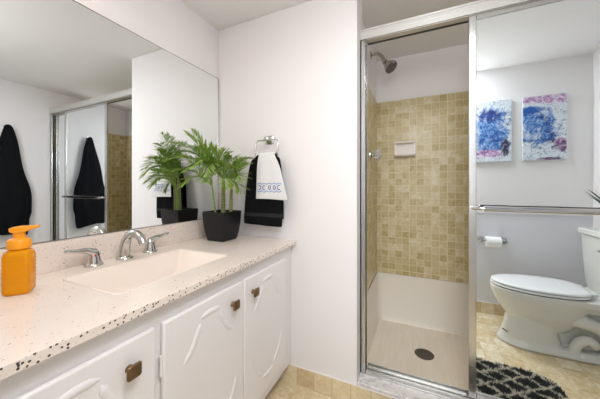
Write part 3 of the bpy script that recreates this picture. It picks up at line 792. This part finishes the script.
for s_ in (-1, 1):
    tube(bm, spline([(.86, TY+s_*.060, .24), (.93, TY+s_*.078, .235), (1.01, TY+s_*.078, .215), (1.07, TY+s_*.075, .15), (1.08, TY+s_*.070, .06)], 6), [.045]*6+[.043]*6+[.040]*6+[.038]*7, 14)
    tube(bm, spline([(.90, TY+s_*.078, .03), (.92, TY+s_*.080, .09), (.965, TY+s_*.082, .125), (1.01, TY+s_*.078, .09)], 6), .030, 12)
o = part(t, 'bowl', bm, M['ceramic'], smooth=True, angle=80)
rm = o.modifiers.new('remesh', 'REMESH'); rm.mode = 'VOXEL'; rm.voxel_size = .006; rm.use_smooth_shade = True
sm = o.modifiers.new('smooth', 'SMOOTH'); sm.factor = .6; sm.iterations = 7
def slab(nm, x0, x1, hw, z0, z1, m, rb=.006, dome=0, inset=.0):
    bm = bmesh.new()
    L_ = [egg(x0+.004, x1-.004, hw-.004, z0), egg(x0, x1, hw, z0+.004), egg(x0, x1, hw, z1-.005), egg(x0+.006, x1-.004, hw-.005, z1)]
    if dome: L_ += [egg(x0+.05, x1-.02, hw-.04, z1+dome*.7), egg(x0+.12, x1-.06, hw-.09, z1+dome)]
    loft(bm, L_); return part(t, nm, bm, m, smooth=True, angle=60)
slab('seat_gap_shade', .491, .978, .170, .388, .3985, M['gap_edge_scuff'])  # dark filler painting the shade in the gap under the seat
slab('seat', .478, .985, .181, .396, .409, M['seat'])
slab('lid', .482, .990, .179, .4125, .428, M['seat'], dome=.007)
slab('lid_gap_shade', .494, .975, .168, .408, .4135, M['gap_edge_scuff'])  # dark filler that puts shade between seat and lid
for s_ in (-1, 1):
    bm = bmesh.new(); tube(bm, [(.998, TY+s_*.075-.02, .412), (.998, TY+s_*.075+.02, .412)], .012, 12); part(t, 'hinge', bm, M['seat'], smooth=True)
    bm = bmesh.new(); lathe(bm, [(.0, 0), (.014, 0), (.013, .014), (.008, .021), (.0, .023)], (.93, TY+s_*.112, .026)); part(t, 'bolt_cap', bm, M['seat'], smooth=True)
bm = bmesh.new()
def tank(xf, hw, z_, bow):
    pts = []
    for p in rrect(xf, XR-.012, TY-hw, TY+hw, .035, z_, 6):
        k = max(0, 1-((p.y-TY)/hw)**2)
        pts.append(Vector((p.x-(bow*k if p.x < xf+.06 else 0), p.y, z_)))
    # add resolution along the front by bowing
    return pts
loft(bm, [tank(1.075, .180, .388, .02), tank(1.065, .190, .43, .02), tank(1.056, .207, .62, .02), tank(1.052, .214, .765, .02)])
part(t, 'tank', bm, M['ceramic'], smooth=True, bevel=.004)
bm = bmesh.new(); loft(bm, [tank(1.046, .220, .766, .02), tank(1.038, .227, .772, .02), tank(1.038, .227, .797, .02), tank(1.046, .220, .805, .02)])
part(t, 'tank_lid', bm, M['ceramic'], smooth=True)
bm = bmesh.new(); lathe(bm, [(0, 0), (.014, 0), (.012, .012), (0, .013)], (1.048, TY+.16, .70), (-1, 0, 0)); tube(bm, [(1.024, TY+.16, .70), (1.018, TY+.13, .698), (1.016, TY+.085, .692)], [.006, .006, .008], 10)
part(t, 'flush_lever', bm, M['chrome'], smooth=True)
bm = bmesh.new(); tube(bm, [(.535, TY+.062, .095), (.560, TY+.086, .086)], .0035, 8); part(t, 'scuff_mark', bm, M['gap_edge_scuff'])

# plant on the tank
QC = Vector((1.125, .50, .8055))
t = thing('leafy_houseplant', QC, 'small dark green leafy plant standing on the toilet tank lid', 'plant')
bm = bmesh.new(); lathe(bm, [(0, 0), (.042, 0), (.046, .003), (.055, .085), (.058, .092), (.052, .092), (.050, .080), (0, .080)], QC+Vector((0, 0, .0004)), n=32); part(t, 'pot', bm, M['potblack'], smooth=True)
bm = bmesh.new(); lathe(bm, [(0, .078), (.049, .078), (.049, .084), (0, .086)], QC, n=24); part(t, 'soil', bm, M['soil'])
bm = bmesh.new(); random.seed(21)
for i in range(30):
    a = random.uniform(1.6, 5.6) if i % 4 else random.uniform(0, 6.28)
    dv = Vector((math.cos(a)*.5, math.sin(a), random.uniform(.9, 2.2))).normalized()
    leaflet(bm, QC+Vector((0, 0, .084))+Vector((dv.x*.01, dv.y*.01, 0)), dv, random.uniform(.18, .30), .009, random.uniform(.15, .5))
for (tx, ty_, tz) in ((1.045, .29, 1.06), (1.05, .315, 1.075), (1.055, .345, 1.06)):
    a0 = QC+Vector((0, 0, .10)); leaflet(bm, a0, (Vector((tx, ty_, tz+.05))-a0).normalized(), (Vector((tx, ty_, tz+.03))-a0).length, .010, .12)
for v in bm.verts:
    v.co.x = min(v.co.x, XR-.004)
part(t, 'foliage', bm, M['leaf2'])

# ------------------------------------------------ toilet paper
t = thing('toilet_paper_holder', (.565, YW, .635), 'chrome toilet paper holder on the wall behind the toilet', 'toilet paper holder')
for xx in (.487, .645):
    bm = bmesh.new(); loft(bm, [[Vector((xx+p.x, YW+.0003+zz, .640+p.y)) for p in rrect(-s_, s_, -s_, s_, .006, 0, 3)] for s_, zz in ((.024, 0), (.024, .006), (.018, .010), (.011, .014), (.011, .062), (.013, .070), (.010, .076))])
    part(t, 'bracket', bm, M['chrome'], smooth=True, angle=30)
bm = bmesh.new(); tube(bm, [(.497, YW+.062, .640), (.635, YW+.062, .640)], .007, 12); part(t, 'spindle', bm, M['chrome'], smooth=True)
bm = bmesh.new()
lathe(bm, [(.020, 0), (.043, 0), (.044, .001), (.044, .103), (.043, .104), (.020, .104), (.020, 0)], (.513, YW+.062, .632), (1, 0, 0), 36, cap=False)
o = mk('toilet_paper_roll', bm, M['paper'], smooth=True); tag(o, 'white toilet paper roll on the chrome holder behind the toilet', 'toilet paper')

# ------------------------------------------------ paintings
for x0, x1, m, lab in ((.440, .697, 'art_a', 'abstract blue canvas with pale edges, nearer the shower door stile'), (.770, 1.040, 'art_b', 'abstract blue and white canvas with a purple top, above the toilet')):
    bm = bmesh.new(); box(bm, x0, x1, YW+.0005, YW+.028, 1.308, 1.824)
    for f in bm.faces: f.material_index = 0 if f.calc_center_median().y > YW+.027 else 1
    o = mk('canvas_painting', bm, [M[m], M['canvas_edge']], bevel=.002); tag(o, lab, 'painting', 'abstract canvases over the toilet')

# ------------------------------------------------ rug
bm = bmesh.new(); random.seed(5)
rx0, rx1, ry0, ry1, rad = -.24, .690, .838, 1.280, .13
loft(bm, [rrect(rx0+.005, rx1-.005, ry0+.005, ry1-.005, rad, .0003, 8), rrect(rx0, rx1, ry0, ry1, rad, .004, 8), rrect(rx0+.004, rx1-.004, ry0+.004, ry1-.004, rad, .010, 8)])
def inside(x, y):
    dx = max(rx0+rad-x, 0, x-(rx1-rad)); dy = max(ry0+rad-y, 0, y-(ry1-rad)); return dx*dx+dy*dy < rad*rad
for i in range(16000):
    x, y = random.uniform(rx0, rx1), random.uniform(ry0, ry1)
    if not inside(x, y): continue
    a = random.uniform(0, 6.28); h = random.uniform(.012, .020); r = .0038; lx, ly = random.uniform(-.011, .011), random.uniform(-.011, .011)
    v = [bm.verts.new((x+r*math.cos(a+k*2.094), y+r*math.sin(a+k*2.094), .009)) for k in range(3)]; tp = bm.verts.new((x+lx, y+ly, .009+h))
    for k in range(3): bm.faces.new((v[k], v[(k+1) % 3], tp))
o = mk('bath_rug', bm, M['rug']); tag(o, 'charcoal shag bath rug with a cream lattice on the tile floor', 'rug')
